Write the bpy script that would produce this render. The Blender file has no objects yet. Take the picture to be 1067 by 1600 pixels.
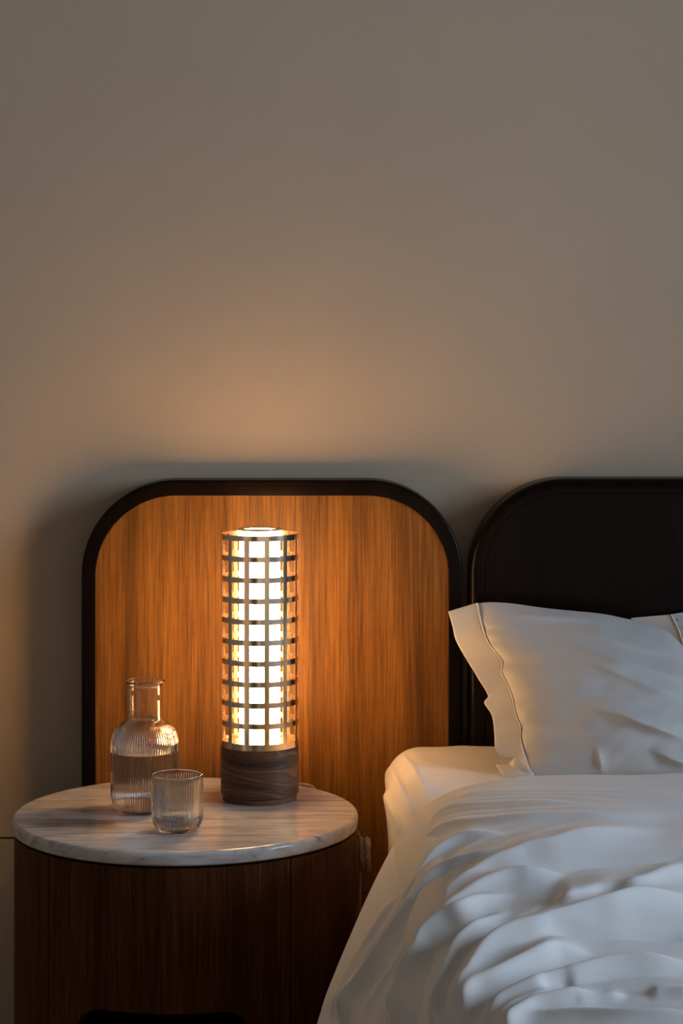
import bpy, bmesh, math, random
import numpy as np
from mathutils import Vector

random.seed(3)
rng = np.random.default_rng(5)
scene = bpy.context.scene
col = scene.collection

# ------------------------------------------------------------------ camera
F, CX, HY, ZC = 3300.0, 533.0, 550.0, 1.188        # focal length and horizon for a 1067 x 1600 frame
cam_d = bpy.data.cameras.new('camera')
cam = bpy.data.objects.new('camera', cam_d)
col.objects.link(cam)
cam.location = (0, 0, ZC)
cam.rotation_euler = (math.pi / 2, 0, 0)
cam_d.sensor_fit = 'VERTICAL'
cam_d.sensor_height = 24.0
cam_d.lens = 24.0 * F / 1600.0
cam_d.shift_y = -(800 - HY) / 1600.0
cam_d.clip_start = 0.05
scene.camera = cam

# ------------------------------------------------------------------ world, lights, exposure
world = bpy.data.worlds.new('world')
scene.world = world
world.use_nodes = True
world.node_tree.nodes['Background'].inputs[0].default_value = (0.75, 0.85, 1.0, 1)
world.node_tree.nodes['Background'].inputs[1].default_value = 0.05

def area(name, loc, target, sx, sy, power, color):
    d = bpy.data.lights.new(name, 'AREA')
    d.shape = 'RECTANGLE'; d.size = sx; d.size_y = sy
    d.energy = power; d.color = color
    o = bpy.data.objects.new(name, d)
    col.objects.link(o)
    o.location = loc
    o.rotation_euler = (Vector(target) - Vector(loc)).to_track_quat('-Z', 'Y').to_euler()
    return o

WIN_Y0, WIN_Y1, WIN_Z0, WIN_Z1, WALL_RX = 1.40, 2.40, 1.00, 2.20, 2.6
win = area('window_daylight', (WALL_RX + 0.04, (WIN_Y0 + WIN_Y1) / 2, (WIN_Z0 + WIN_Z1) / 2),
     (0, (WIN_Y0 + WIN_Y1) / 2, (WIN_Z0 + WIN_Z1) / 2), WIN_Y1 - WIN_Y0, WIN_Z1 - WIN_Z0, 31.0, (0.63, 0.79, 1.0))
win.data.spread = math.radians(98)
area('added_fill_front', (1.0, -1.17, 0.6), (1.0, 2, 0.6), 3.0, 1.1, 6.0, (1.0, 0.84, 0.70))  # unseen fill light, added so the bronze bars and marble rim read brighter
area('added_fill_left', (-1.87, 0.3, 0.55), (0, 0.3, 0.55), 2.6, 1.0, 2.6, (1.0, 0.70, 0.46))  # warm fill added near the left wall, out of view, for the lattice bars
LAMP_STRENGTH = 29.0
LAMP_COLOR = (1.0, 0.595, 0.25)

vs = scene.view_settings
vs.view_transform = 'Standard'; vs.look = 'None'; vs.gamma = 1.0; vs.use_curve_mapping = False
vs.exposure = -0.13

# ------------------------------------------------------------------ helpers
def W(px, py, d):
    """world point seen at pixel px, py at depth d"""
    return ((px - CX) * d / F, d, ZC - (py - HY) * d / F)

def tag(o, label=None, cat=None, group=None, kind=None):
    if label: o['label'] = label
    if cat: o['category'] = cat
    if group: o['group'] = group
    if kind: o['kind'] = kind
    return o

def empty(name, loc):
    o = bpy.data.objects.new(name, None)
    o.empty_display_size = 0.05
    col.objects.link(o); o.location = loc
    return o

def link(name, me, mat, parent=None, smooth=True):
    me.validate(); me.update()
    o = bpy.data.objects.new(name, me)
    col.objects.link(o)
    if mat: me.materials.append(mat)
    if smooth: me.polygons.foreach_set('use_smooth', [True] * len(me.polygons))
    if parent:
        o.parent = parent
        o.location = -Vector(parent_world(parent))
    return o

def parent_world(p):
    v = Vector(p.location); q = p.parent
    while q: v = v + Vector(q.location); q = q.parent
    return v

def from_py(name, verts, faces, mat, parent=None, smooth=True):
    me = bpy.data.meshes.new(name)
    me.from_pydata([tuple(v) for v in verts], [], faces)
    return link(name, me, mat, parent, smooth)

def from_bm(name, bm, mat, parent=None, smooth=True):
    bmesh.ops.recalc_face_normals(bm, faces=bm.faces)
    me = bpy.data.meshes.new(name)
    bm.to_mesh(me); bm.free()
    return link(name, me, mat, parent, smooth)

def sharp(o, ang=35):
    """shade by angle: mark sharp edges"""
    me = o.data
    bm = bmesh.new(); bm.from_mesh(me)
    a = math.radians(ang)
    for e in bm.edges:
        if len(e.link_faces) == 2 and e.calc_face_angle(0) > a: e.smooth = False
    bm.to_mesh(me); bm.free()
    return o

def box(name, lo, hi, mat, parent=None, bevel=0.0):
    bm = bmesh.new()
    bmesh.ops.create_cube(bm, size=1)
    for v in bm.verts:
        v.co = Vector([(lo[i] + hi[i]) / 2 + v.co[i] * (hi[i] - lo[i]) for i in range(3)])
    if bevel: bmesh.ops.bevel(bm, geom=bm.edges[:], offset=bevel, segments=2, affect='EDGES')
    return from_bm(name, bm, mat, parent, False)

def lathe(name, prof, c, mat, parent=None, n=96, rib=None, closed=False):
    """prof: list of (r, z); c centre x, y.  rib = (count, amp, fn(z)->0..1 mask, indices) modulates outer radius"""
    verts, faces = [], []
    m = len(prof)
    for j in range(n):
        t = 2 * math.pi * j / n
        for i, (r, z) in enumerate(prof):
            rr = r
            if rib and i in rib[3]:
                rr = r + rib[1] * rib[2](z) * (abs(math.cos(rib[0] * t / 2)) - 0.6)
            verts.append((c[0] + rr * math.cos(t), c[1] + rr * math.sin(t), z))
    for j in range(n):
        k = (j + 1) % n
        for i in range(m if closed else m - 1):
            i2 = (i + 1) % m
            faces.append((j * m + i, k * m + i, k * m + i2, j * m + i2))
    bm = bmesh.new()
    vs_ = [bm.verts.new(v) for v in verts]
    for f in faces:
        bm.faces.new([vs_[i] for i in f])
    bmesh.ops.remove_doubles(bm, verts=bm.verts, dist=1e-6)
    return from_bm(name, bm, mat, parent)

def tube(name, pts, r, mat, parent=None, n=10, res=6):
    pts = [Vector(p) for p in pts]
    sm = []
    for i in range(len(pts) - 1):
        p0 = pts[max(i - 1, 0)]; p1 = pts[i]; p2 = pts[i + 1]; p3 = pts[min(i + 2, len(pts) - 1)]
        for k in range(res):
            t = k / res
            sm.append(0.5 * ((2 * p1) + (p2 - p0) * t + (2 * p0 - 5 * p1 + 4 * p2 - p3) * t * t + (3 * p1 - p0 - 3 * p2 + p3) * t ** 3))
    sm.append(pts[-1])
    verts, faces = [], []
    up = Vector((0.13, 0.31, 0.94))
    for i, p in enumerate(sm):
        d = (sm[min(i + 1, len(sm) - 1)] - sm[max(i - 1, 0)]).normalized()
        a = d.cross(up)
        if a.length < 1e-4: a = d.cross(Vector((1, 0, 0)))
        a.normalize(); b = d.cross(a)
        up = b.cross(d) if False else up
        for k in range(n):
            t = 2 * math.pi * k / n
            verts.append(p + r * (a * math.cos(t) + b * math.sin(t)))
    for i in range(len(sm) - 1):
        for k in range(n):
            k2 = (k + 1) % n
            faces.append((i * n + k, i * n + k2, (i + 1) * n + k2, (i + 1) * n + k))
    faces.append(tuple(range(n))); faces.append(tuple(range((len(sm) - 1) * n, len(sm) * n)))
    return from_py(name, verts, faces, mat, parent)

# ------------------------------------------------------------------ materials
def mat_new(name):
    m = bpy.data.materials.new(name); m.use_nodes = True
    nt = m.node_tree
    return m, nt, nt.nodes['Principled BSDF']

def N(nt, t, **kw):
    n = nt.nodes.new(t)
    for k, v in kw.items():
        if k in n.inputs: n.inputs[k].default_value = v
        else: setattr(n, k, v)
    return n

def mapped(nt, scale, rot=(0, 0, 0)):
    tc = N(nt, 'ShaderNodeTexCoord'); mp = N(nt, 'ShaderNodeMapping')
    mp.inputs['Scale'].default_value = scale
    mp.inputs['Rotation'].default_value = rot
    nt.links.new(tc.outputs['Object'], mp.inputs['Vector'])
    return mp.outputs['Vector']

def ramp(nt, src, stops):
    r = N(nt, 'ShaderNodeValToRGB')
    el = r.color_ramp.elements
    while len(el) < len(stops): el.new(0.5)
    for e, (p, c) in zip(el, stops):
        e.position = p; e.color = (*c, 1)
    nt.links.new(src, r.inputs[0])
    return r.outputs[0]

def bump(nt, bsdf, src, strength, dist):
    b = N(nt, 'ShaderNodeBump'); b.inputs['Strength'].default_value = strength; b.inputs['Distance'].default_value = dist
    nt.links.new(src, b.inputs['Height']); nt.links.new(b.outputs[0], bsdf.inputs['Normal'])

def mixc(nt, a, b, fac, mode='MULTIPLY'):
    m = N(nt, 'ShaderNodeMix', data_type='RGBA', blend_type=mode)
    m.inputs[0].default_value = fac
    nt.links.new(a, m.inputs[6]); nt.links.new(b, m.inputs[7])
    return m.outputs[2]

def wood(name, dark, mid, light, grain=(400, 400, 9), broad=(22, 22, 0.9), rough=0.5, rot=(0, 0, 0), spec=0.3):
    m, nt, b = mat_new(name)
    v = mapped(nt, grain, rot)
    n1 = N(nt, 'ShaderNodeTexNoise', Scale=1.0, Detail=4.0, Roughness=0.6); nt.links.new(v, n1.inputs['Vector'])
    v2 = mapped(nt, broad, rot)
    n2 = N(nt, 'ShaderNodeTexNoise', Scale=1.0, Detail=3.0, Roughness=0.55, Distortion=0.6); nt.links.new(v2, n2.inputs['Vector'])
    c1 = ramp(nt, n1.outputs['Fac'], [(0.27, dark), (0.5, mid), (0.75, light)])
    c2 = ramp(nt, n2.outputs['Fac'], [(0.30, (0.46, 0.42, 0.38)), (0.55, (1, 1, 1)), (0.75, (1.2, 1.15, 1.05))])
    # short dark pores
    v3 = mapped(nt, (grain[0] * 3.2, grain[1] * 3.2, grain[2] * 5), rot)
    n3 = N(nt, 'ShaderNodeTexNoise', Scale=1.0, Detail=1.0); nt.links.new(v3, n3.inputs['Vector'])
    c3 = ramp(nt, n3.outputs['Fac'], [(0.28, (0.6, 0.55, 0.52)), (0.42, (1, 1, 1))])
    c = mixc(nt, mixc(nt, c1, c2, 0.9), c3, 0.7)
    nt.links.new(c, b.inputs['Base Color'])
    b.inputs['Roughness'].default_value = rough
    b.inputs['Specular IOR Level'].default_value = spec
    bump(nt, b, n1.outputs['Fac'], 0.12, 0.0003)
    return m

M = {}
M['walnut'] = wood('walnut_veneer', (0.12, 0.040, 0.005), (0.235, 0.092, 0.012), (0.34, 0.150, 0.026))
M['walnut_dark'] = wood('walnut_cabinet', (0.05, 0.015, 0.004), (0.10, 0.032, 0.009), (0.18, 0.062, 0.018), rough=0.5, spec=0.12)
M['wenge'] = wood('dark_stained_wood', (0.004, 0.002, 0.0013), (0.007, 0.0036, 0.0022), (0.012, 0.006, 0.0035), rough=0.30, spec=0.13)

# lamp base: turned walnut with wavy horizontal figure
m, nt, b = mat_new('turned_walnut')
v = mapped(nt, (5, 5, 26), (0.20, 0.10, 0))
n1 = N(nt, 'ShaderNodeTexNoise', Scale=1.0, Detail=2.0, Roughness=0.4, Distortion=0.9); nt.links.new(v, n1.inputs['Vector'])
v2 = mapped(nt, (60, 60, 700), (0.10, 0.06, 0))
n2 = N(nt, 'ShaderNodeTexNoise', Scale=1.0, Detail=3.0); nt.links.new(v2, n2.inputs['Vector'])
c1 = ramp(nt, n1.outputs['Fac'], [(0.34, (0.030, 0.013, 0.007)), (0.45, (0.095, 0.043, 0.020)), (0.50, (0.040, 0.018, 0.010)), (0.56, (0.19, 0.088, 0.040)), (0.60, (0.075, 0.034, 0.017)), (0.68, (0.14, 0.062, 0.03))])
c2 = ramp(nt, n2.outputs['Fac'], [(0.35, (0.6, 0.6, 0.6)), (0.6, (1.15, 1.15, 1.15))])
nt.links.new(mixc(nt, c1, c2, 0.8), b.inputs['Base Color']); b.inputs['Roughness'].default_value = 0.5
M['turned'] = m

# marble
m, nt, b = mat_new('white_marble')
v = mapped(nt, (7, 42, 42), (0, 0, -0.12))
n1 = N(nt, 'ShaderNodeTexNoise', Scale=1.0, Detail=6.0, Roughness=0.62, Distortion=0.7); nt.links.new(v, n1.inputs['Vector'])
v2 = mapped(nt, (14, 110, 110), (0, 0, -0.16))
n2 = N(nt, 'ShaderNodeTexNoise', Scale=1.0, Detail=5.0, Roughness=0.6, Distortion=1.2); nt.links.new(v2, n2.inputs['Vector'])
c1 = ramp(nt, n1.outputs['Fac'], [(0.32, (0.33, 0.30, 0.285)), (0.44, (0.56, 0.525, 0.50)), (0.60, (0.72, 0.685, 0.655))])
c2 = ramp(nt, n2.outputs['Fac'], [(0.30, (0.45, 0.43, 0.42)), (0.41, (1, 1, 1))])
nt.links.new(mixc(nt, c1, c2, 0.8), b.inputs['Base Color'])
b.inputs['Roughness'].default_value = 0.06
M['marble'] = m

# wall paint
m, nt, b = mat_new('greige_plaster')
v = mapped(nt, (3, 3, 3))
n1 = N(nt, 'ShaderNodeTexNoise', Scale=1.0, Detail=3.0); nt.links.new(v, n1.inputs['Vector'])
nt.links.new(ramp(nt, n1.outputs['Fac'], [(0.3, (0.525, 0.412, 0.298)), (0.7, (0.555, 0.437, 0.318))]), b.inputs['Base Color'])
v2 = mapped(nt, (140, 140, 140))
n2 = N(nt, 'ShaderNodeTexNoise', Scale=1.0, Detail=3.0); nt.links.new(v2, n2.inputs['Vector'])
b.inputs['Roughness'].default_value = 0.75
bump(nt, b, n2.outputs['Fac'], 0.12, 0.0015)
M['wall'] = m

m, nt, b = mat_new('dim_room_paint'); b.inputs['Base Color'].default_value = (0.36, 0.31, 0.25, 1); b.inputs['Roughness'].default_value = 0.8
M['room'] = m

# linen
def linen(name, c, rough=0.85):
    m, nt, b = mat_new(name)
    v = mapped(nt, (900, 900, 900))
    n1 = N(nt, 'ShaderNodeTexNoise', Scale=1.0, Detail=2.0); nt.links.new(v, n1.inputs['Vector'])
    v2 = mapped(nt, (60, 60, 60))
    n2 = N(nt, 'ShaderNodeTexNoise', Scale=1.0, Detail=4.0); nt.links.new(v2, n2.inputs['Vector'])
    b.inputs['Base Color'].default_value = (*c, 1)
    b.inputs['Roughness'].default_value = rough
    b.inputs['Sheen Weight'].default_value = 0.1
    add = N(nt, 'ShaderNodeMath', operation='ADD'); nt.links.new(n1.outputs['Fac'], add.inputs[0]); nt.links.new(n2.outputs['Fac'], add.inputs[1])
    bump(nt, b, add.outputs[0], 0.12, 0.0012)
    return m
M['duvet'] = linen('white_duvet_cotton', (0.76, 0.745, 0.735))
M['pillow'] = linen('white_pillow_cotton', (0.62, 0.61, 0.60), 0.7)
M['sheet'] = linen('white_sheet_cotton', (0.80, 0.755, 0.695))
m, nt, b = mat_new('cream_stitching'); b.inputs['Base Color'].default_value = (0.9, 0.85, 0.78, 1); b.inputs['Roughness'].default_value = 0.5
M['stitch'] = m

m, nt, b = mat_new('polished_bronze')
b.inputs['Base Color'].default_value = (0.95, 0.74, 0.54, 1); b.inputs['Metallic'].default_value = 1.0; b.inputs['Roughness'].default_value = 0.18
M['bronze'] = m
m, nt, b = mat_new('frosted_lit_glass')
b.inputs['Base Color'].default_value = (0.9, 0.88, 0.84, 1)
b.inputs['Emission Color'].default_value = (*LAMP_COLOR, 1); b.inputs['Emission Strength'].default_value = LAMP_STRENGTH
M['lit'] = m
m, nt, b = mat_new('bare_lit_opening')
b.inputs['Base Color'].default_value = (0.9, 0.88, 0.84, 1)
b.inputs['Emission Color'].default_value = (*LAMP_COLOR, 1); b.inputs['Emission Strength'].default_value = LAMP_STRENGTH * 2.0
M['lit_top'] = m
m, nt, b = mat_new('clear_glass')
b.inputs['Transmission Weight'].default_value = 1.0; b.inputs['Roughness'].default_value = 0.0; b.inputs['IOR'].default_value = 1.45
b.inputs['Base Color'].default_value = (0.985, 0.985, 0.985, 1)
M['glass'] = m
m, nt, b = mat_new('water')
b.inputs['Transmission Weight'].default_value = 1.0; b.inputs['Roughness'].default_value = 0.0; b.inputs['IOR'].default_value = 1.333
M['water'] = m
m, nt, b = mat_new('beige_textile_cord')
v = mapped(nt, (400, 400, 400)); n1 = N(nt, 'ShaderNodeTexNoise', Scale=1.0, Detail=3.0); nt.links.new(v, n1.inputs['Vector'])
nt.links.new(ramp(nt, n1.outputs['Fac'], [(0.35, (0.28, 0.20, 0.12)), (0.65, (0.55, 0.44, 0.30))]), b.inputs['Base Color'])
b.inputs['Roughness'].default_value = 0.6
M['cord'] = m
m, nt, b = mat_new('shadow_gap'); b.inputs['Base Color'].default_value = (0.01, 0.007, 0.005, 1); b.inputs['Roughness'].default_value = 0.7
M['gap'] = m
M['floor'] = wood('oak_floor', (0.20, 0.14, 0.09), (0.26, 0.185, 0.12), (0.32, 0.23, 0.15), grain=(60, 2, 60), broad=(8, 0.5, 8), rough=0.5)

# ------------------------------------------------------------------ the setting
WY = 3.405                                     # back wall plane
SEAM = ZC - (1310 - HY) * WY / F
XL, XR, YF, ZT = -1.9, WALL_RX, -1.2, 2.6
tag(box('wall_back', (XL, WY, SEAM + 0.0015), (XR, WY + 0.1, ZT), M['wall'], bevel=0.001), kind='structure')
tag(box('trim_1', (XL, WY, 0), (XR, WY + 0.1, SEAM - 0.0015), M['wall'], bevel=0.001), 'lower wall panel below thin horizontal joint', kind='structure')
tag(box('floor', (XL - 0.1, YF - 0.1, -0.1), (XR + 0.1, WY + 0.1, 0), M['floor']), kind='structure')
tag(box('ceiling', (XL - 0.1, YF - 0.1, ZT), (XR + 0.1, WY + 0.1, ZT + 0.1), M['room']), kind='structure')
tag(box('wall_left', (XL - 0.1, YF, 0), (XL, WY, ZT), M['room']), kind='structure')
tag(box('wall_front', (XL, YF - 0.1, 0), (XR, YF, ZT), M['room']), kind='structure')
bm = bmesh.new()
for lo, hi in (((XR, YF, 0), (XR + 0.1, WIN_Y0, ZT)), ((XR, WIN_Y1, 0), (XR + 0.1, WY, ZT)),
               ((XR, WIN_Y0, 0), (XR + 0.1, WIN_Y1, WIN_Z0)), ((XR, WIN_Y0, WIN_Z1), (XR + 0.1, WIN_Y1, ZT))):
    r = bmesh.ops.create_cube(bm, size=1)
    for v in r['verts']:
        v.co = Vector([(lo[i] + hi[i]) / 2 + v.co[i] * (hi[i] - lo[i]) for i in range(3)])
tag(from_bm('wall_right', bm, M['room'], None, False), kind='structure')

# ------------------------------------------------------------------ headboards
def arch_outline(x0, x1, z0, z1, r, n=20):
    """open at the bottom corners (square), rounded top corners; counter-clockwise from bottom left seen from front"""
    p = [(x0, z0)]
    p += [(x1, z0)]
    for k in range(n + 1):
        t = math.pi / 2 * k / n
        p.append((x1 - r + r * math.cos(t), z1 - r + r * math.sin(t)))
    for k in range(n + 1):
        t = math.pi / 2 + math.pi / 2 * k / n
        p.append((x0 + r + r * math.cos(t), z1 - r + r * math.sin(t)))
    return p

def headboard(name, label, x0, x1, z1, r, fw_side, fw_top, yf, yb, recess, bev, mf, mp):
    root = tag(empty(name, ((x0 + x1) / 2, yb, 0)), label, 'headboard')
    z0 = 0.0
    def ring(dx, dt, y, rr):
        return [(x, y, z) for x, z in arch_outline(x0 + dx, x1 - dx, z0 + (dt if dt else 0) * 0 + (0.03 if dx > 0.015 else 0), z1 - dt, rr)]
    rings = [ring(0, 0, yb, r)]
    for k in range(5):
        a = math.pi / 2 * k / 4
        o = bev * (1 - math.cos(a)); rings.append(ring(o, o, yf + bev * (1 - math.sin(a)), r - o))
    b2 = 0.0015
    rings.append(ring(fw_side - b2, fw_top - b2, yf, r - fw_side + b2))
    rings.append(ring(fw_side, fw_top, yf + b2, r - fw_side))
    rings.append(ring(fw_side, fw_top, yf + recess + 0.01, r - fw_side))
    rings.append(ring(fw_side, fw_top, yb, r - fw_side))
    n = len(rings[0]); verts = [v for rg in rings for v in rg]; faces = []
    for i in range(len(rings)):
        j = (i + 1) % len(rings)
        for k in range(n):
            k2 = (k + 1) % n
            faces.append((i * n + k, i * n + k2, j * n + k2, j * n + k))
    bm = bmesh.new(); vv = [bm.verts.new(v) for v in verts]
    for f in faces: bm.faces.new([vv[i] for i in f])
    fr = sharp(from_bm('frame', bm, mf, root), 40)
    ol = arch_outline(x0 + fw_side, x1 - fw_side, 0.03, z1 - fw_top, r - fw_side)
    n = len(ol)
    v = [(x, yf + recess, z) for x, z in ol] + [(x, yb - 0.001, z) for x, z in ol]
    f = [tuple(range(n)), tuple(range(2 * n - 1, n - 1, -1))] + [(k, n + k, n + (k + 1) % n, (k + 1) % n) for k in range(n)]
    bm = bmesh.new(); vv = [bm.verts.new(q) for q in v]
    for q in f: bm.faces.new([vv[i] for i in q])
    sharp(from_bm('veneer_panel', bm, mp, root), 40)
    return root

HF = 3.335
s = HF / F
headboard('nightstand_headboard', 'arched walnut veneer headboard panel with dark frame, lit orange behind the lamp',
          (126.5 - CX) * s, (722.5 - CX) * s, ZC - (750 - HY) * s, 0.150, 22 * s, 24.5 * s, HF, WY - 0.012, 0.004, 0.004, M['wenge'], M['walnut'])
HF2 = 3.330
s = HF2 / F
headboard('bed_headboard', 'black-brown arched bed headboard behind the white pillows',
          (733 - CX) * s, 1.75, ZC - (748 - HY) * s, 0.152, 25 * s, 24 * s, HF2, WY - 0.012, 0.002, 0.011, M['wenge'], M['wenge'])

# ------------------------------------------------------------------ nightstand
TX, TY, TZ, TR = (290 - CX) * 0.93e-3, 3.07, 0.520, 0.2505
ns = tag(empty('nightstand', (TX, TY, 0)), 'round walnut nightstand with a white marble top beside the bed', 'nightstand')
th = 0.0195
prof = [(0, TZ - th), (TR - 0.006, TZ - th), (TR - 0.004, TZ - th)]
for k in range(5):
    a = -math.pi / 2 + math.pi / 2 * k / 4
    prof.append((TR - 0.004 + 0.004 * math.cos(a), TZ - th + 0.004 + 0.004 * math.sin(a)))
for k in range(6):
    a = math.pi / 2 * k / 5
    prof.append((TR - 0.006 + 0.006 * math.cos(a), TZ - 0.006 + 0.006 * math.sin(a)))
prof += [(TR - 0.0065, TZ), (TR - 0.009, TZ), (TR - 0.03, TZ), (0, TZ)]
lathe('marble_top', prof, (TX, TY), M['marble'], ns, 160)
BT = TZ - th - 0.0035                          # top of the wooden drum
lathe('shadow_gap', [(0, BT - 0.01), (0.240, BT - 0.01), (0.240, TZ - th), (0, TZ - th)], (TX, TY), M['gap'], ns, 96)

def drum(name, a0, a1, R, t, ztop, zbot, n=48, mt='walnut_dark'):
    """curved panel, angles measured from the side facing the camera, positive to the right"""
    verts, faces = [], []
    angs = sorted(set([a0 + (a1 - a0) * k / n for k in range(n + 1)] + [a for a in EXTRA if a0 < a < a1]))
    for a in angs:
        zb = zbot(a)
        for rr in (R, R - t):
            for z in (zb, ztop):
                verts.append((TX + rr * math.sin(a), TY - rr * math.cos(a), z))
    m = len(angs)
    for i in range(m - 1):
        p, q = 4 * i, 4 * (i + 1)
        faces += [(p, q, q + 1, p + 1), (p + 2, p + 3, q + 3, q + 2), (p + 1, q + 1, q + 3, p + 3), (p, p + 2, q + 2, q)]
    faces += [(0, 1, 3, 2), (4 * (m - 1), 4 * (m - 1) + 2, 4 * (m - 1) + 3, 4 * (m - 1) + 1)]
    bm = bmesh.new(); vv = [bm.verts.new(v) for v in verts]
    for f in faces: bm.faces.new([vv[i] for i in f])
    return sharp(from_bm(name, bm, M[mt], ns), 30)

BR = 0.2470
def ang_at(px):
    lo, hi = -1.3, 1.3
    for _ in range(50):
        a = (lo + hi) / 2
        if CX + (TX + BR * math.sin(a)) * F / (TY - BR * math.cos(a)) < px: lo = a
        else: hi = a
    return lo
A0, A1 = ang_at(75), ang_at(453.5)
C0, C1 = ang_at(116), ang_at(396)
ZCUT = ZC - (1585 - HY) * (TY - BR) / F
RC = 0.045 / BR
def zarch(a):
    if a <= C0 or a >= C1: return 0.0
    e = min(a - C0, C1 - a)
    if e >= RC: return ZCUT
    q = RC - e
    return ZCUT - (RC - math.sqrt(max(RC * RC - q * q, 0))) * BR
EXTRA = [C0, C0 + 1e-4, C1, C1 - 1e-4] + [C0 + RC * (k / 8) ** 2 for k in range(1, 9)] + [C1 - RC * (k / 8) ** 2 for k in range(1, 9)]
g = 0.0045
drum('door', A0 + g, A1 - g, BR, 0.018, BT, zarch, 56)
drum('side_panel', A1 + g, math.radians(150), BR, 0.018, BT, lambda a: 0.0, 40)
drum('side_panel', math.radians(-150), A0 - g, BR, 0.018, BT, lambda a: 0.0, 40)
drum('back_panel', math.radians(150) + 0.001, math.radians(210) - 0.001, BR, 0.018, BT, lambda a: 0.0, 24)
drum('door_stop', A1 - 0.04, A1 + 0.04, BR - 0.0185, 0.01, BT, lambda a: 0.0, 4, 'gap')
drum('door_stop', A0 - 0.04, A0 + 0.04, BR - 0.0185, 0.01, BT, lambda a: 0.0, 4, 'gap')
lathe('shelf', [(0, 0.20), (0.215, 0.20), (0.215, 0.218), (0, 0.218)], (TX, TY), M['floor'], ns, 64)

# ------------------------------------------------------------------ table lamp
LY = 3.162
LX = (405.3 - CX) * LY / F
lamp = tag(empty('table_lamp', (LX, LY, TZ)), 'lit cylindrical table lamp with square bronze lattice and turned walnut base', 'lamp')
base_top = 0.6005
rb = 0.0583
base = lathe('base', [(0, TZ + 0.008), (rb - 0.0045, TZ + 0.008), (rb - 0.001, TZ + 0.0088), (rb, TZ + 0.0105), (rb, base_top - 0.0015), (rb - 0.0015, base_top), (0, base_top)], (LX, LY), M['turned'], lamp, 128)
foot = lathe('foot', [(0, TZ), (rb - 0.003, TZ), (rb - 0.003, TZ + 0.008), (0, TZ + 0.008)], (LX, LY), M['turned'], lamp, 128)
sharp(base, 30); sharp(foot, 30)
rg, hb, pit = 0.0576, 0.0080, 0.0307
z0 = base_top
zl = [z0, z0 + 0.0095]
for k in range(10):
    a = zl[-1]; zl += [a + pit - hb, a + pit]
LTOP = zl[-1]
rows = len(zl) - 1                              # even index = bar, odd = window
ang = []
hw = 0.0080 / rg / 2
for k in range(12):
    c0 = math.radians(-17.2 + 30 * k)
    for q in (-1, 0, 1): ang.append((c0 + q * hw, True if q < 1 else False))
    for q in range(1, 4): ang.append((c0 + hw + (math.radians(30) - 2 * hw) * q / 4, False))
bm = bmesh.new()
grid = []
zsub = []
for i in range(rows):
    zsub.append((zl[i], i % 2 == 0))
zsub.append((zl[-1], False))
for a, _ in ang:
    grid.append([[bm.verts.new((LX + r * math.sin(a), LY - r * math.cos(a), z)) for z, _ in zsub] for r in (rg, rg - 0.0011)])
n = len(ang)
keep = [[(ang[j][1] or zsub[i][1]) for i in range(rows)] for j in range(n)]
for j in range(n):
    k = (j + 1) % n
    for i in range(rows):
        if not keep[j][i]: continue
        o0, o1 = grid[j][0], grid[k][0]; i0, i1 = grid[j][1], grid[k][1]
        bm.faces.new((o0[i], o1[i], o1[i + 1], o0[i + 1]))
        bm.faces.new((i0[i], i0[i + 1], i1[i + 1], i1[i]))
        if i == 0 or not keep[j][i - 1]: bm.faces.new((o0[i], i0[i], i1[i], o1[i]))
        if i == rows - 1 or not keep[j][i + 1]: bm.faces.new((o0[i + 1], o1[i + 1], i1[i + 1], i0[i + 1]))
        if not keep[j - 1][i]: bm.faces.new((o0[i], o0[i + 1], i0[i + 1], i0[i]))
        if not keep[k][i]: bm.faces.new((o1[i], i1[i], i1[i + 1], o1[i + 1]))
sharp(from_bm('lattice_shade', bm, M['bronze'], lamp), 30)
lathe('reflector_plate', [(0, base_top), (rg - 0.0014, base_top), (rg - 0.0014, base_top + 0.0015), (0, base_top + 0.0015)], (LX, LY), M['bronze'], lamp, 96)
rt = 0.0305
ttop = LTOP + 0.0035
tb = lathe('light_tube', [(0, base_top + 0.0015), (rt, base_top + 0.0015), (rt, ttop - 0.003), (rt - 0.002, ttop - 0.0015)], (LX, LY), M['lit'], lamp, 64)
lathe('top_diffuser', [(rt - 0.002, ttop - 0.0012), (rt - 0.006, ttop - 0.0008), (0, ttop - 0.0008)], (LX, LY), M['lit_top'], tb, 64)
rprof = [(rt - 0.0012 + 0.0036 * math.cos(t), ttop + 0.0018 + 0.0024 * math.sin(t)) for t in [2 * math.pi * k / 10 for k in range(10)]]
lathe('cap_ring', rprof, (LX, LY), M['bronze'], tb, 64, closed=True)

# power cord with its tied bundle
cz = TZ + 0.004
ed = Vector((-0.042 - TX, 3.237 - TY, 0)).normalized()
def edge(r, z, a=0.0):
    c, s_ = math.cos(a), math.sin(a)
    return (TX + r * (ed.x * c - ed.y * s_), TY + r * (ed.x * s_ + ed.y * c), z)
cz = TZ + 0.0022
ed = Vector((-0.0655 - TX, 3.263 - TY, 0)).normalized()
cpts = [(LX + 0.035, LY + 0.045, cz), (LX + 0.045, LY + 0.075, cz), edge(TR - 0.010, cz), edge(TR - 0.001, cz - 0.0004, -0.10), edge(TR + 0.003, TZ - 0.010, -0.17),
        edge(TR + 0.004, TZ - 0.03, -0.35), edge(TR + 0.004, 0.482, -0.6), (0.0290, 3.085, 0.472), (0.0305, 3.078, 0.455), (0.0275, 3.075, 0.42), (0.0270, 3.075, 0.385),
        (0.0280, 3.078, 0.36), (0.036, 3.10, 0.335), (0.05, 3.16, 0.25), (0.055, 3.25, 0.1), (0.05, 3.27, 0.02)]
cord = tube('power_cord', cpts, 0.0021, M['cord'], lamp)
bx, by, bz = 0.0335, 3.078, 0.4555
bp = []
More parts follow.
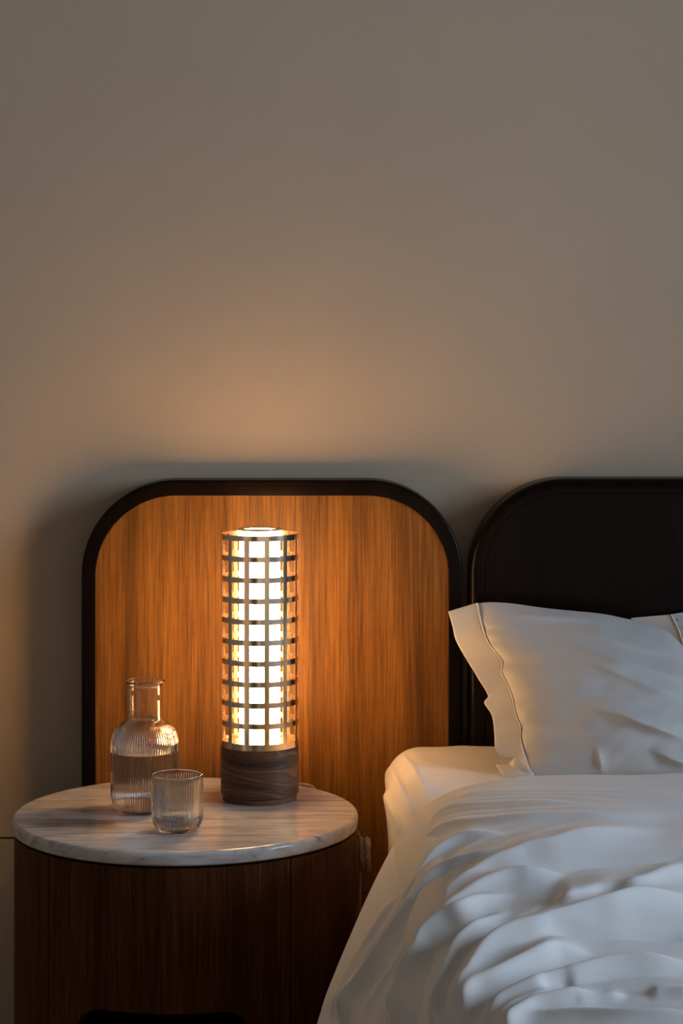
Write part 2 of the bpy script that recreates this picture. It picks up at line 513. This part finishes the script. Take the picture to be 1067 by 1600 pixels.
for k in range(46):
    t = k * 0.62
    bp.append((bx + 0.0055 * math.sin(t * 0.73 + 0.4), by + 0.012 * math.cos(t), bz + 0.020 * math.sin(t) + 0.004 * math.sin(2.3 * t)))
tube('cord_bundle', bp, 0.0036, M['cord'], cord, 8, 3)

# ------------------------------------------------------------------ carafe and glass
def smooth_prof(pts, n=6):
    out = []
    P = [Vector((a, b_)) for a, b_ in pts]
    for i in range(len(P) - 1):
        p0 = P[max(i - 1, 0)]; p1 = P[i]; p2 = P[i + 1]; p3 = P[min(i + 2, len(P) - 1)]
        for k in range(n):
            t = k / n
            q = 0.5 * ((2 * p1) + (p2 - p0) * t + (2 * p0 - 5 * p1 + 4 * p2 - p3) * t * t + (3 * p1 - p0 - 3 * p2 + p3) * t ** 3)
            out.append((max(q.x, 0), q.y))
    out.append(pts[-1])
    return out

def vessel(name, label, cat, c, outer, wall_t, floor_t, level, ribs, amp, ribmask, body_name):
    root = tag(empty(name, (c[0], c[1], TZ)), label, cat)
    outer = [(r, TZ + z) for r, z in outer]
    # inner wall: offset inward
    inner = []
    zf = TZ + floor_t
    for i, (r, z) in enumerate(outer):
        a = outer[max(i - 1, 0)]; b_ = outer[min(i + 1, len(outer) - 1)]
        d = Vector((b_[0] - a[0], b_[1] - a[1])).normalized()
        q = (r - wall_t * d.y, z + wall_t * d.x)
        if q[1] > zf + 1e-4 and q[0] > 0.003: inner.append(q)
    top = outer[-1]; it = inner[-1]
    mid_, half = Vector(((top[0] + it[0]) / 2, (top[1] + it[1]) / 2)), Vector(((top[0] - it[0]) / 2, (top[1] - it[1]) / 2))
    up_ = Vector((-half.y, half.x)) if half.x > 0 else Vector((half.y, -half.x))
    lip = [tuple(mid_ + half * math.cos(q) + up_ * math.sin(q)) for q in [math.pi * k / 7 for k in range(1, 7)]]
    inner = inner[::-1] + [(inner[0][0] * 0.75, zf + 0.0003), (0, zf)]
    prof = [(0, outer[0][1])] + outer + lip + inner
    lathe(body_name, prof, c, M['glass'], root, ribs * 8, (ribs, amp, ribmask, set(range(2, len(outer) + 1))))
    # water fills to the level, overlapping the inner wall a hair
    wp = [(0, level + TZ)]
    ins = [(r, z) for r, z in inner if z <= level + TZ]
    r_at = None
    for (r1, z1), (r2, z2) in zip(inner, inner[1:]):
        if z1 >= level + TZ >= z2:
            f = (z1 - level - TZ) / max(z1 - z2, 1e-9); r_at = r1 + (r2 - r1) * f
    wp += [(r_at + 0.00015 - 0.003, level + TZ), (r_at + 0.00015 - 0.001, level + TZ + 0.0003), (r_at + 0.00015, level + TZ + 0.0012)] + [(r + 0.00015 if r > 0 else 0, z - 0.00015) for r, z in ins]
    lathe('water', wp, c, M['water'], root, 96)
    return root

out = smooth_prof([(0.0300, 0.0), (0.0345, 0.0012), (0.0415, 0.0065), (0.0465, 0.0150), (0.0486, 0.026), (0.0488, 0.040)], 5)[:-1]
out += [(0.0488, 0.040 + 0.054 * k / 8) for k in range(8)]
out += smooth_prof([(0.0488, 0.094), (0.0484, 0.101), (0.0462, 0.111), (0.0415, 0.1205), (0.0345, 0.1275), (0.0275, 0.1315), (0.0246, 0.1345), (0.0240, 0.139), (0.0240, 0.150), (0.0240, 0.178), (0.0244, 0.1815), (0.0257, 0.1848), (0.0276, 0.1868), (0.0289, 0.1880), (0.0292, 0.1888)], 5)
cm = lambda z: 1.0 if z < TZ + 0.118 else max(0.0, 1 - (z - TZ - 0.118) / 0.012)
CXc, CYc = (225.5 - CX) * 3.075 / F, 3.075
vessel('carafe', 'ribbed glass carafe more than half full of water, behind the tumbler', 'carafe', (CXc, CYc), out, 0.0022, 0.006, 0.0875, 84, 0.0017, cm, 'bottle')
out = smooth_prof([(0.0210, 0.0), (0.0250, 0.0010), (0.0300, 0.0060), (0.0335, 0.0130), (0.0350, 0.0210), (0.0354, 0.030)], 5)[:-1]
out += [(0.0354, 0.030 + 0.046 * k / 8) for k in range(9)] + [(0.0354, 0.0775), (0.0353, 0.0785)]
gm = lambda z: 1.0 if z < TZ + 0.071 else max(0.0, 1 - (z - TZ - 0.071) / 0.004)
GXc, GYc = (276.5 - CX) * 2.947 / F, 2.947
vessel('tumbler', 'short ribbed glass tumbler with a little water, in front of the carafe', 'glass', (GXc, GYc), out, 0.0020, 0.005, 0.0215, 64, 0.0018, gm, 'cup')

# ------------------------------------------------------------------ cloth tools
def project(P):
    return CX + P[..., 0] * F / P[..., 1], HY - (P[..., 2] - ZC) * F / P[..., 1]

def resample(poly, n=40):
    p = np.array(poly, float)
    # Catmull-Rom through the points
    out = []
    for i in range(len(p) - 1):
        p0, p1, p2, p3 = p[max(i - 1, 0)], p[i], p[i + 1], p[min(i + 2, len(p) - 1)]
        for t in np.linspace(0, 1, 5)[:-1]:
            out.append(0.5 * (2 * p1 + (p2 - p0) * t + (2 * p0 - 5 * p1 + 4 * p2 - p3) * t * t + (3 * p1 - p0 - 3 * p2 + p3) * t ** 3))
    out.append(p[-1])
    return np.array(out)

def curve_at(pts, t):
    p = resample(pts); L = np.concatenate([[0], np.cumsum(np.hypot(*(p[1:] - p[:-1]).T))]); L /= L[-1]
    return np.stack([np.interp(t, L, p[:, 0]), np.interp(t, L, p[:, 1])], -1)

def ridge_field(u, v, poly, amp, wa, wb, taper=0.12, sharpness=1.4, taper_end=0.15):
    """height of a fold crest along poly; wa, wb widths on its upper and lower side"""
    q = resample(poly)
    L = np.concatenate([[0], np.cumsum(np.hypot(*(q[1:] - q[:-1]).T))])
    pad = 3.5 * max(wa, wb)
    msk = (u > q[:, 0].min() - pad) & (u < q[:, 0].max() + pad) & (v > q[:, 1].min() - pad) & (v < q[:, 1].max() + pad)
    U, V = u[msk], v[msk]
    best = np.full(U.shape, 1e9); side = np.zeros(U.shape); al = np.zeros(U.shape)
    for i in range(len(q) - 1):
        ax, ay = q[i]; dx, dy = q[i + 1] - q[i]; l2 = dx * dx + dy * dy + 1e-9
        t = np.clip(((U - ax) * dx + (V - ay) * dy) / l2, 0, 1)
        ex, ey = U - (ax + t * dx), V - (ay + t * dy)
        d = np.hypot(ex, ey)
        m_ = d < best
        best = np.where(m_, d, best)
        side = np.where(m_, dx * ey - dy * ex, side)
        al = np.where(m_, (L[i] + t * math.sqrt(l2)) / L[-1], al)
    w = np.where(side < 0, wb, wa)     # polylines run right to left: negative = below
    h = amp * np.exp(-(best / w) ** sharpness)
    if taper:
        e0, e1 = np.clip(al / taper, 0, 1), np.clip((1 - al) / min(taper, taper_end), 0, 1)
        h *= e0 * e0 * (3 - 2 * e0) * e1 * e1 * (3 - 2 * e1)
    out_ = np.zeros(u.shape); out_[msk] = h
    return out_

def grid_normals(P):
    du = np.gradient(P, axis=0); dv = np.gradient(P, axis=1)
    n_ = np.cross(du, dv)
    return n_ / (np.linalg.norm(n_, axis=-1, keepdims=True) + 1e-12)

def vnoise(x, y, seed):
    """smooth value noise, arrays in lattice units"""
    r = np.random.default_rng(seed); T = r.random((64, 64)) * 2 - 1
    xi, yi = np.floor(x).astype(int), np.floor(y).astype(int)
    fx, fy = x - xi, y - yi
    fx = fx * fx * (3 - 2 * fx); fy = fy * fy * (3 - 2 * fy)
    a = T[xi % 64, yi % 64]; b_ = T[(xi + 1) % 64, yi % 64]; c = T[xi % 64, (yi + 1) % 64]; d = T[(xi + 1) % 64, (yi + 1) % 64]
    return (a * (1 - fx) + b_ * fx) * (1 - fy) + (c * (1 - fx) + d * fx) * fy

def grid_mesh(name, P, mat, parent=None, thickness=0.0, flip=False):
    a, b_ = P.shape[:2]
    me = bpy.data.meshes.new(name)
    idx = np.arange(a * b_).reshape(a, b_)
    f = np.stack([idx[:-1, :-1], idx[1:, :-1], idx[1:, 1:], idx[:-1, 1:]], -1).reshape(-1, 4)
    if flip: f = f[:, ::-1]
    me.vertices.add(a * b_); me.vertices.foreach_set('co', P.reshape(-1))
    me.loops.add(f.size); me.loops.foreach_set('vertex_index', f.reshape(-1).astype(np.int32))
    me.polygons.add(len(f)); me.polygons.foreach_set('loop_start', np.arange(0, f.size, 4, dtype=np.int32))
    o = link(name, me, mat, parent)
    if thickness:
        md = o.modifiers.new('cloth_thickness', 'SOLIDIFY'); md.thickness = thickness; md.offset = -1
    return o

# ------------------------------------------------------------------ bed: base, mattress, duvet
MZ = 0.575
bedbase = tag(box('bed', (0.10, 1.0, 0.0), (1.65, 3.31, 0.27), M['wenge'], bevel=0.01), 'dark bed base hidden under the mattress and duvet', 'bed')

# mattress: cross section swept from the headboard to the foot
def mattress():
    ns_, nv = 150, 150
    prof = []
    xe, rr = 0.068, 0.055
    pts = []
    for k in range(40): pts.append((1.6 - (1.6 - xe - rr) * (k / 39) ** 0.8, MZ))
    for k in range(1, 41):
        t = math.pi / 2 * k / 40
        pts.append((xe + rr - rr * math.sin(t), MZ - rr + rr * math.cos(t)))
    for k in range(1, 40): pts.append((xe + 0.004 * math.sin(k / 39 * math.pi), MZ - rr - (MZ - rr - 0.28) * k / 39))
    pts = np.array(pts)
    ys = np.concatenate([np.full(1, 3.322), 3.322 - 0.06 * np.linspace(0, 1, 24)[1:] ** 1.5, np.linspace(3.262, 2.3, 110)[1:], np.linspace(2.3, 1.05, 12)[1:]])
    P = np.zeros((len(pts), len(ys), 3))
    for j, y in enumerate(ys):
        e = max(0.0, 1 - (3.322 - y) / 0.05)        # rounding at the head end
        k = 1 - math.sqrt(max(0, 1 - e * e))
        P[:, j, 0] = pts[:, 0] + 0.030 * k * np.clip(1 - (pts[:, 0] - xe) / 0.3, 0, 1)
        P[:, j, 1] = y
        P[:, j, 2] = pts[:, 1] - 0.035 * k * np.clip((pts[:, 1] - 0.3) / 0.27, 0, 1)
    nrm = grid_normals(P)
    u, v = project(P)
    h = np.zeros(u.shape)
    for poly, amp, wa, wb in (
        ([(674, 1242), (657, 1221), (646, 1199), (626, 1176)], 0.003, 2.5, 12),
        ([(648, 1280), (622, 1219), (609, 1195)], 0.006, 3, 14),
        ([(632, 1302), (612, 1260), (603, 1236)], 0.006, 3, 12),
        ([(760, 1200), (730, 1185), (690, 1170)], 0.004, 14, 14)):
        h += ridge_field(u, v, poly, amp, wa, wb)
    h += 0.0016 * vnoise(P[..., 0] * 14, P[..., 1] * 9, 4)
    sgn = np.sign(nrm[5, 60, 2]) or 1
    P = P + nrm * sgn * h[..., None]
    o = grid_mesh('mattress', P, M['sheet'], None, 0.0, sgn < 0)
    return tag(o, 'white sheeted mattress with folded corner below the front pillow', 'mattress')
mattress()

FOLDS = [  # crest polylines (right to left), height, width above, width below
    ([(1120, 1246), (1067, 1242), (920, 1233), (840, 1232), (772, 1235), (712, 1244), (676, 1264)], 0.004, 4, 5),
    ([(940, 1256), (864, 1252), (808, 1251), (744, 1253), (696, 1260), (650, 1290)], 0.006, 6, 7),
    ([(1067, 1262), (960, 1270), (880, 1271), (820, 1274), (752, 1278), (700, 1284), (664, 1304), (636, 1336)], 0.008, 7, 8),
    ([(808, 1293), (760, 1294), (712, 1304), (672, 1332), (640, 1376), (610, 1425)], 0.009, 9, 5),
    ([(1050, 1268), (1016, 1273), (960, 1282), (896, 1298), (864, 1307), (828, 1314), (795, 1326), (760, 1340), (732, 1360), (700, 1388), (680, 1420), (664, 1450)], 0.019, 14, 20),
    ([(828, 1306), (792, 1320), (756, 1328), (720, 1336), (680, 1352), (652, 1380), (630, 1412), (614, 1440)], 0.011, 8, 6),
    ([(900, 1346), (832, 1354), (792, 1360), (752, 1376), (712, 1402), (688, 1424), (668, 1444)], 0.017, 14, 9),
    ([(815, 1364), (785, 1370), (745, 1388), (716, 1411), (688, 1425), (666, 1442), (646, 1464), (637, 1490), (618, 1521), (607, 1560), (590, 1606)], 0.019, 9, 14),
    ([(637, 1388), (618, 1397), (601, 1419), (578, 1459), (556, 1492), (531, 1537), (505, 1590)], 0.007, 6, 6),
    ([(660, 1374), (632, 1405), (618, 1428), (601, 1453), (578, 1490), (559, 1515), (533, 1549), (515, 1590)], 0.013, 8, 9),
    ([(800, 1385), (780, 1397), (750, 1431), (716, 1464), (699, 1498), (682, 1532), (663, 1571), (655, 1606)], 0.019, 9, 15),
    ([(1150, 1372), (1067, 1376), (1000, 1384), (955, 1397), (924, 1404), (878, 1418), (841, 1432), (804, 1444), (771, 1463), (744, 1490), (727, 1515), (699, 1554), (677, 1580), (660, 1606)], 0.024, 14, 26),
    ([(1150, 1352), (1067, 1352), (992, 1370), (940, 1374), (900, 1385), (850, 1398)], 0.015, 14, 10),
    ([(765, 1480), (733, 1518), (722, 1546), (713, 1582), (706, 1606)], 0.010, 8, 9),
    ([(939, 1461), (878, 1467), (841, 1481), (807, 1496), (771, 1515), (740, 1533), (722, 1560), (712, 1590)], 0.020, 18, 9),
    ([(1150, 1478), (1067, 1484), (1000, 1486), (945, 1493), (899, 1506), (863, 1515), (832, 1527), (801, 1539), (771, 1555), (745, 1580), (735, 1606)], 0.019, 9, 18),
    ([(955, 1530), (909, 1539), (875, 1547), (841, 1556), (820, 1567), (795, 1584), (771, 1606)], 0.016, 10, 8),
    ([(900, 1532), (870, 1540), (840, 1551), (806, 1564), (786, 1582), (770, 1606)], 0.012, 6, 6),
    ([(985, 1545), (955, 1550), (925, 1556), (895, 1566)], 0.007, 8, 6),
    ([(1140, 1574), (1067, 1576), (985, 1579), (924, 1579), (869, 1582), (832, 1588), (795, 1606)], 0.007, 8, 6),
    ([(1100, 1545), (1040, 1543), (1010, 1547)], 0.006, 8, 8),
]

GROOVES = [  # creases where a bulging fold tucks in
    ([(1140, 1316), (1067, 1327), (1000, 1336), (936, 1340), (888, 1348), (832, 1354), (790, 1362)], 0.007, 10, 5),
    ([(1140, 1449), (1067, 1452), (1000, 1455), (939, 1461), (878, 1467), (841, 1481), (800, 1500)], 0.009, 11, 5),
    ([(1140, 1516), (1067, 1519), (1000, 1524), (955, 1530), (909, 1539), (875, 1547), (840, 1558)], 0.008, 9, 5),
    ([(994, 1386), (950, 1390), (905, 1399), (872, 1406)], 0.007, 6, 5),
    ([(900, 1540), (870, 1545), (845, 1555)], 0.006, 6, 5),
    ([(1120, 1572), (1040, 1574), (960, 1574), (900, 1578)], 0.006, 6, 5),
]

def blur(a, s_):
    k = np.exp(-0.5 * (np.arange(-8, 9) / s_) ** 2); k /= k.sum()
    for ax in (0, 1):
        pad = [(8, 8) if i == ax else (0, 0) for i in range(2)]
        b_ = np.pad(a, pad, mode='edge')
        a = sum(k[i] * np.take(b_, np.arange(i, i + a.shape[ax]), axis=ax) for i in range(17))
    return a

def duvet():
    key = np.array([  # X, z, shift of the hem toward the foot
        (1.60, 0.618, 0.0), (1.20, 0.620, 0.0), (0.80, 0.620, 0.0), (0.50, 0.620, 0.0), (0.32, 0.618, 0.0), (0.23, 0.613, 0.0), (0.175, 0.604, 0.0), (0.135, 0.590, 0.0),
        (0.098, 0.565, 0.005), (0.068, 0.530, 0.03), (0.036, 0.482, 0.10), (0.004, 0.428, 0.19), (-0.028, 0.385, 0.32), (-0.052, 0.30, 0.40), (-0.07, 0.20, 0.50), (-0.08, 0.06, 0.60)])
    d = np.concatenate([[0], np.cumsum(np.hypot(np.diff(key[:, 0]), np.diff(key[:, 1])))])
    # denser samples near the visible edge
    ss = np.concatenate([np.linspace(0, d[1], 8)[:-1], np.linspace(d[1], d[-1], 620)])
    from_ = lambda c: np.interp(ss, d, key[:, c])
    k_ = np.hanning(41); k_ /= k_.sum()
    sm = lambda a: np.convolve(np.pad(a, 20, mode='reflect', reflect_type='odd'), k_, mode='valid')
    X, Z, H = (sm(from_(c)) for c in range(3))
    vv = np.concatenate([np.linspace(-0.03, 0, 16)[:-1], np.linspace(0, 1.20, 520), np.linspace(1.20, 1.85, 50)[1:]])
    P = np.zeros((len(ss), len(vv), 3))
    vp = np.maximum(vv, 0)
    puff = 1 - np.exp(-(vp / 0.12) ** 2)
    P[..., 0] = X[:, None] - 0.010 * (vv[None] / 0.9) * np.clip((0.55 - Z[:, None]) / 0.3, 0, 1)
    P[..., 1] = 2.862 - H[:, None] - np.maximum(vv, vv * 0.25)[None] * (1 - 0.25 * np.clip((0.55 - Z[:, None]) / 0.4, 0, 1))
    lift = np.clip((Z - 0.55) / 0.06, 0, 1)
    P[..., 2] = Z[:, None] + lift[:, None] * (-0.016 * puff[None])
    nrm = grid_normals(P)
    sgn = np.sign(nrm[40, 120, 2])
    nrm = nrm * sgn
    u, v = project(P)
    folds = list(FOLDS)
    for (pa, aa, _, _), (pb, ab, _, _) in zip(FOLDS[:13], FOLDS[1:13]):     # finer pleats between the main ones
        tt = np.linspace(0, 1, 9)
        ca, cb = curve_at(pa, tt), curve_at(pb, tt)
        for f, am in ((0.35, 0.0035), (0.68, 0.0045)):
            folds.append((ca * (1 - f) + cb * f, am, 4.0, 3.5))
    h = np.zeros(u.shape)
    for poly, amp, wa, wb in folds:
        amp *= 1.2 if poly[0][0] > 830 else 1.5
        # start each crest line where the fold has to grow from to stand where the crest is seen
        q = np.array(poly, float); q2 = q.copy()
        for i, (x, y) in enumerate(q):
            k = np.argmin((u - x) ** 2 + (v - y) ** 2)
            p0 = P.reshape(-1, 3)[k]; p1 = p0 + nrm.reshape(-1, 3)[k] * amp * 0.9
            a0, a1 = np.array(project(p0)), np.array(project(p1))
            q2[i] = q[i] - (a1 - a0)
        h += ridge_field(u, v, q2, amp, wa * 1.6, wb * 1.0, 0.34 if poly[0][0] > 700 else 0.22, 1.15) ** 3
    h = np.cbrt(h)
    for poly, amp, wa, wb in GROOVES:
        h -= ridge_field(u, v, [(x, y + 9) for x, y in poly], amp, wa, wb, 0.3, 1.3, 0.3)
    h = blur(h, 0.9)
    # soft random crumples running across the bed, finer ones near the hem
    S = ss[:, None] + 0 * vv[None]; V = vv[None] + 0 * ss[:, None]
    warp = 0.03 * vnoise(S * 3, V * 3, 9)
    h += 0.0030 * vnoise(S * 4, (V + warp) * 12, 1) + 0.0012 * vnoise(S * 9 + 4 * V, (V + warp) * 30, 2) + 0.0005 * vnoise(S * 22 + 9 * V, (V + warp) * 55, 3)
    h += 0.0012 * vnoise(S * 5, V * 130, 6) * np.exp(-V / 0.08)
    tuck = np.clip(-vv / 0.03, 0, 1) ** 1.6 * 0.034          # the hem rolls under
    P = P + nrm * (h - tuck[None])[..., None]
    o = grid_mesh('duvet', P, M['duvet'], None, 0.006, sgn < 0)
    return tag(o, 'rumpled white cotton duvet draped over the side of the bed', 'duvet')
duvet()

# ------------------------------------------------------------------ pillows
def pillow(name, label, group, left, stitch, right, d_top, d_bot, bulge, back, pfolds, stitch_on=True):
    root = tag(empty(name, W(900, 1215, d_bot)), label, 'pillow', group)
    nt_ = 150
    t = np.linspace(0, 1, nt_)
    Lc, Sc, Rc = curve_at(left, t), curve_at(stitch, t), curve_at(right, t)
    mid = curve_at(stitch, t)
    nf, nb = 14, 190
    uu = np.linspace(0, 1, nb)
    D = d_top + (d_bot - d_top) * t
    # body between the stitch line and the far side; the top edge follows its own outline
    top = resample(TOP[name]); topL = (top[:, 0] - top[0, 0]) / (top[-1, 0] - top[0, 0])
    B = np.zeros((nb, nt_, 2))
    ty = np.interp(uu, topL, top[:, 1]); tx = np.interp(uu, topL, top[:, 0])
    for i, a in enumerate(uu):
        lx = Sc[:, 0] * (1 - a) + Rc[:, 0] * a; ly = Sc[:, 1] * (1 - a) + Rc[:, 1] * a
        dx, dy = tx[i] - lx[0], ty[i] - ly[0]
        B[i, :, 0] = lx + dx * (1 - t); B[i, :, 1] = ly + dy * (1 - t)
    shape = (np.sin(math.pi * np.clip(uu, 0, 1)) ** 0.55)[:, None] * (np.sin(math.pi * np.clip(t * 0.98 + 0.01, 0, 1)) ** 0.6)[None]
    h = np.zeros((nb, nt_))
    for poly, amp, wa, wb in pfolds:
        h += ridge_field(B[..., 0], B[..., 1], poly, amp * 1.55, wa * 1.3, wb * 1.1, 0.45, 1.4, 0.45)
    UU = uu[:, None] + 0 * t[None]; TT = t[None] + 0 * uu[:, None]
    h += (0.003 * vnoise(UU * 5, TT * 8 + 3 * UU, 21) + 0.0015 * vnoise(UU * 14, TT * 14 + 6 * UU, 22)) * np.clip(shape * 2, 0, 1)
    # small gathers running in from the stitch line
    h += 0.0016 * np.sin(TT * 70 + 4 * vnoise(TT * 9, UU * 4, 23)) * np.exp(-UU / 0.05) * np.clip(UU / 0.01, 0, 1)
    def lift(px, depth):
        return np.stack([(px[..., 0] - CX) * depth / F, depth, ZC - (px[..., 1] - HY) * depth / F], -1)
    front = lift(B, D[None] - bulge * shape - h)
    backs = lift(B, D[None] + back * shape + 0.004 * np.clip(shape * 5, 0, 1))
    bm = bmesh.new()
    def add(Pg, flip):
        V_ = [[bm.verts.new(Pg[i, j]) for j in range(Pg.shape[1])] for i in range(Pg.shape[0])]
        for i in range(Pg.shape[0] - 1):
            for j in range(Pg.shape[1] - 1):
                q = (V_[i][j], V_[i + 1][j], V_[i + 1][j + 1], V_[i][j + 1])
                bm.faces.new(q[::-1] if flip else q)
    add(front, False); add(backs[::3, ::3] if False else backs, True)
    bmesh.ops.remove_doubles(bm, verts=bm.verts, dist=0.0008)
    from_bm('cushion', bm, M['pillow'], root)
    # flange: flat double border beyond the stitching
    Fg = np.zeros((nf, nt_, 3))
    w_ = np.linspace(0, 1, nf)
    for i, a in enumerate(w_):
        px = Lc * (1 - a) + Sc * a
        wob = 0.007 * np.sin(t * 17 + 1.0) * (1 - a) + 0.010 * np.exp(-((t - 0.62) / 0.05) ** 2) * (1 - a)
        Fg[i] = lift(px, D + 0.010 * (1 - a) - wob - 0.0015)
    fo = grid_mesh('flange', Fg, M['pillow'], root, 0.0025)
    if stitch_on:
        pts = lift(Sc[::4], (D - 0.0055)[::4])
        tube('piping', pts, 0.0013, M['stitch'], root, 8, 2)
    return root

TOP = {
    'pillow': [(745, 943), (765, 941), (800, 943), (850, 950), (900, 955), (940, 959), (975, 966), (1010, 974), (1042, 986), (1070, 1012), (1110, 1040), (1170, 1065)],
    'rear_pillow': [(1048, 960), (1067, 957), (1110, 953), (1200, 951), (1300, 955), (1420, 970)],
}
left = [(700, 957), (707, 980), (712, 1000), (726, 1026), (745, 1058), (763, 1088), (757, 1099), (769, 1120), (773, 1150), (774, 1170), (784, 1183), (800, 1186), (812, 1196), (828, 1211)]
stitch = [(745, 943), (752, 975), (762, 1003), (784, 1033), (783, 1050), (798, 1083), (806, 1118), (814, 1139), (812, 1150), (819, 1180), (825, 1200), (834, 1212)]
pf = [
    ([(1067, 1030), (1000, 1012), (930, 992), (880, 985), (845, 984)], 0.006, 10, 7),
    ([(1110, 1075), (1067, 1062), (1000, 1042), (930, 1018), (880, 1005), (840, 1000)], 0.008, 10, 8),
    ([(1110, 1105), (1050, 1085), (980, 1058), (920, 1034), (870, 1018)], 0.006, 9, 8),
    ([(1110, 1165), (1067, 1152), (1010, 1132), (960, 1114), (905, 1104)], 0.009, 10, 9),
    ([(1100, 1200), (1060, 1190), (1030, 1178), (1010, 1170)], 0.007, 9, 7),
    ([(960, 985), (920, 968), (860, 964), (800, 960), (778, 975)], 0.007, 8, 6),
    ([(940, 1215), (937, 1190), (930, 1160)], 0.003, 6, 5),
]
pillow('pillow', 'white pillow with corded flange leaning against the dark headboard, the larger front one', None, left, stitch,
       [(1170, 1065), (1200, 1110), (1205, 1160), (1180, 1212)], 3.255, 3.020, 0.075, 0.008, pf)
left2 = [(985, 966), (995, 1000), (1005, 1040), (1015, 1090), (1025, 1140), (1030, 1160)]
stitch2 = [(1048, 960), (1060, 985), (1070, 1020), (1078, 1080), (1080, 1130), (1082, 1160)]
pillow('rear_pillow', 'white pillow whose flange corner peeks out behind the front pillow at right edge', None, left2, stitch2,
       [(1420, 970), (1450, 1060), (1450, 1120), (1420, 1160)], 3.317, 3.302, 0.014, 0.0, [])

# folded corner of the lower flange, lying on the sheet
pl = [o for o in col.objects if o.name == 'pillow'][0]
fl = [W(774, 1197, 3.04), W(795, 1195, 3.045), W(806, 1183, 3.02), W(834, 1212, 2.99), W(812, 1217, 2.985), W(790, 1218, 2.99)]
v = [Vector(p) for p in fl]
cen = (v[1] + v[4]) / 2
verts = v + [cen + Vector((0, -0.004, 0.004))]
o = from_py('flange_corner', verts, [(0, 1, 6), (1, 2, 6), (2, 3, 6), (3, 4, 6), (4, 5, 6), (5, 0, 6)], M['pillow'], pl)
md = o.modifiers.new('smooth', 'SUBSURF'); md.levels = 2; md.render_levels = 2; md.subdivision_type = 'SIMPLE'
md = o.modifiers.new('thick', 'SOLIDIFY'); md.thickness = 0.002
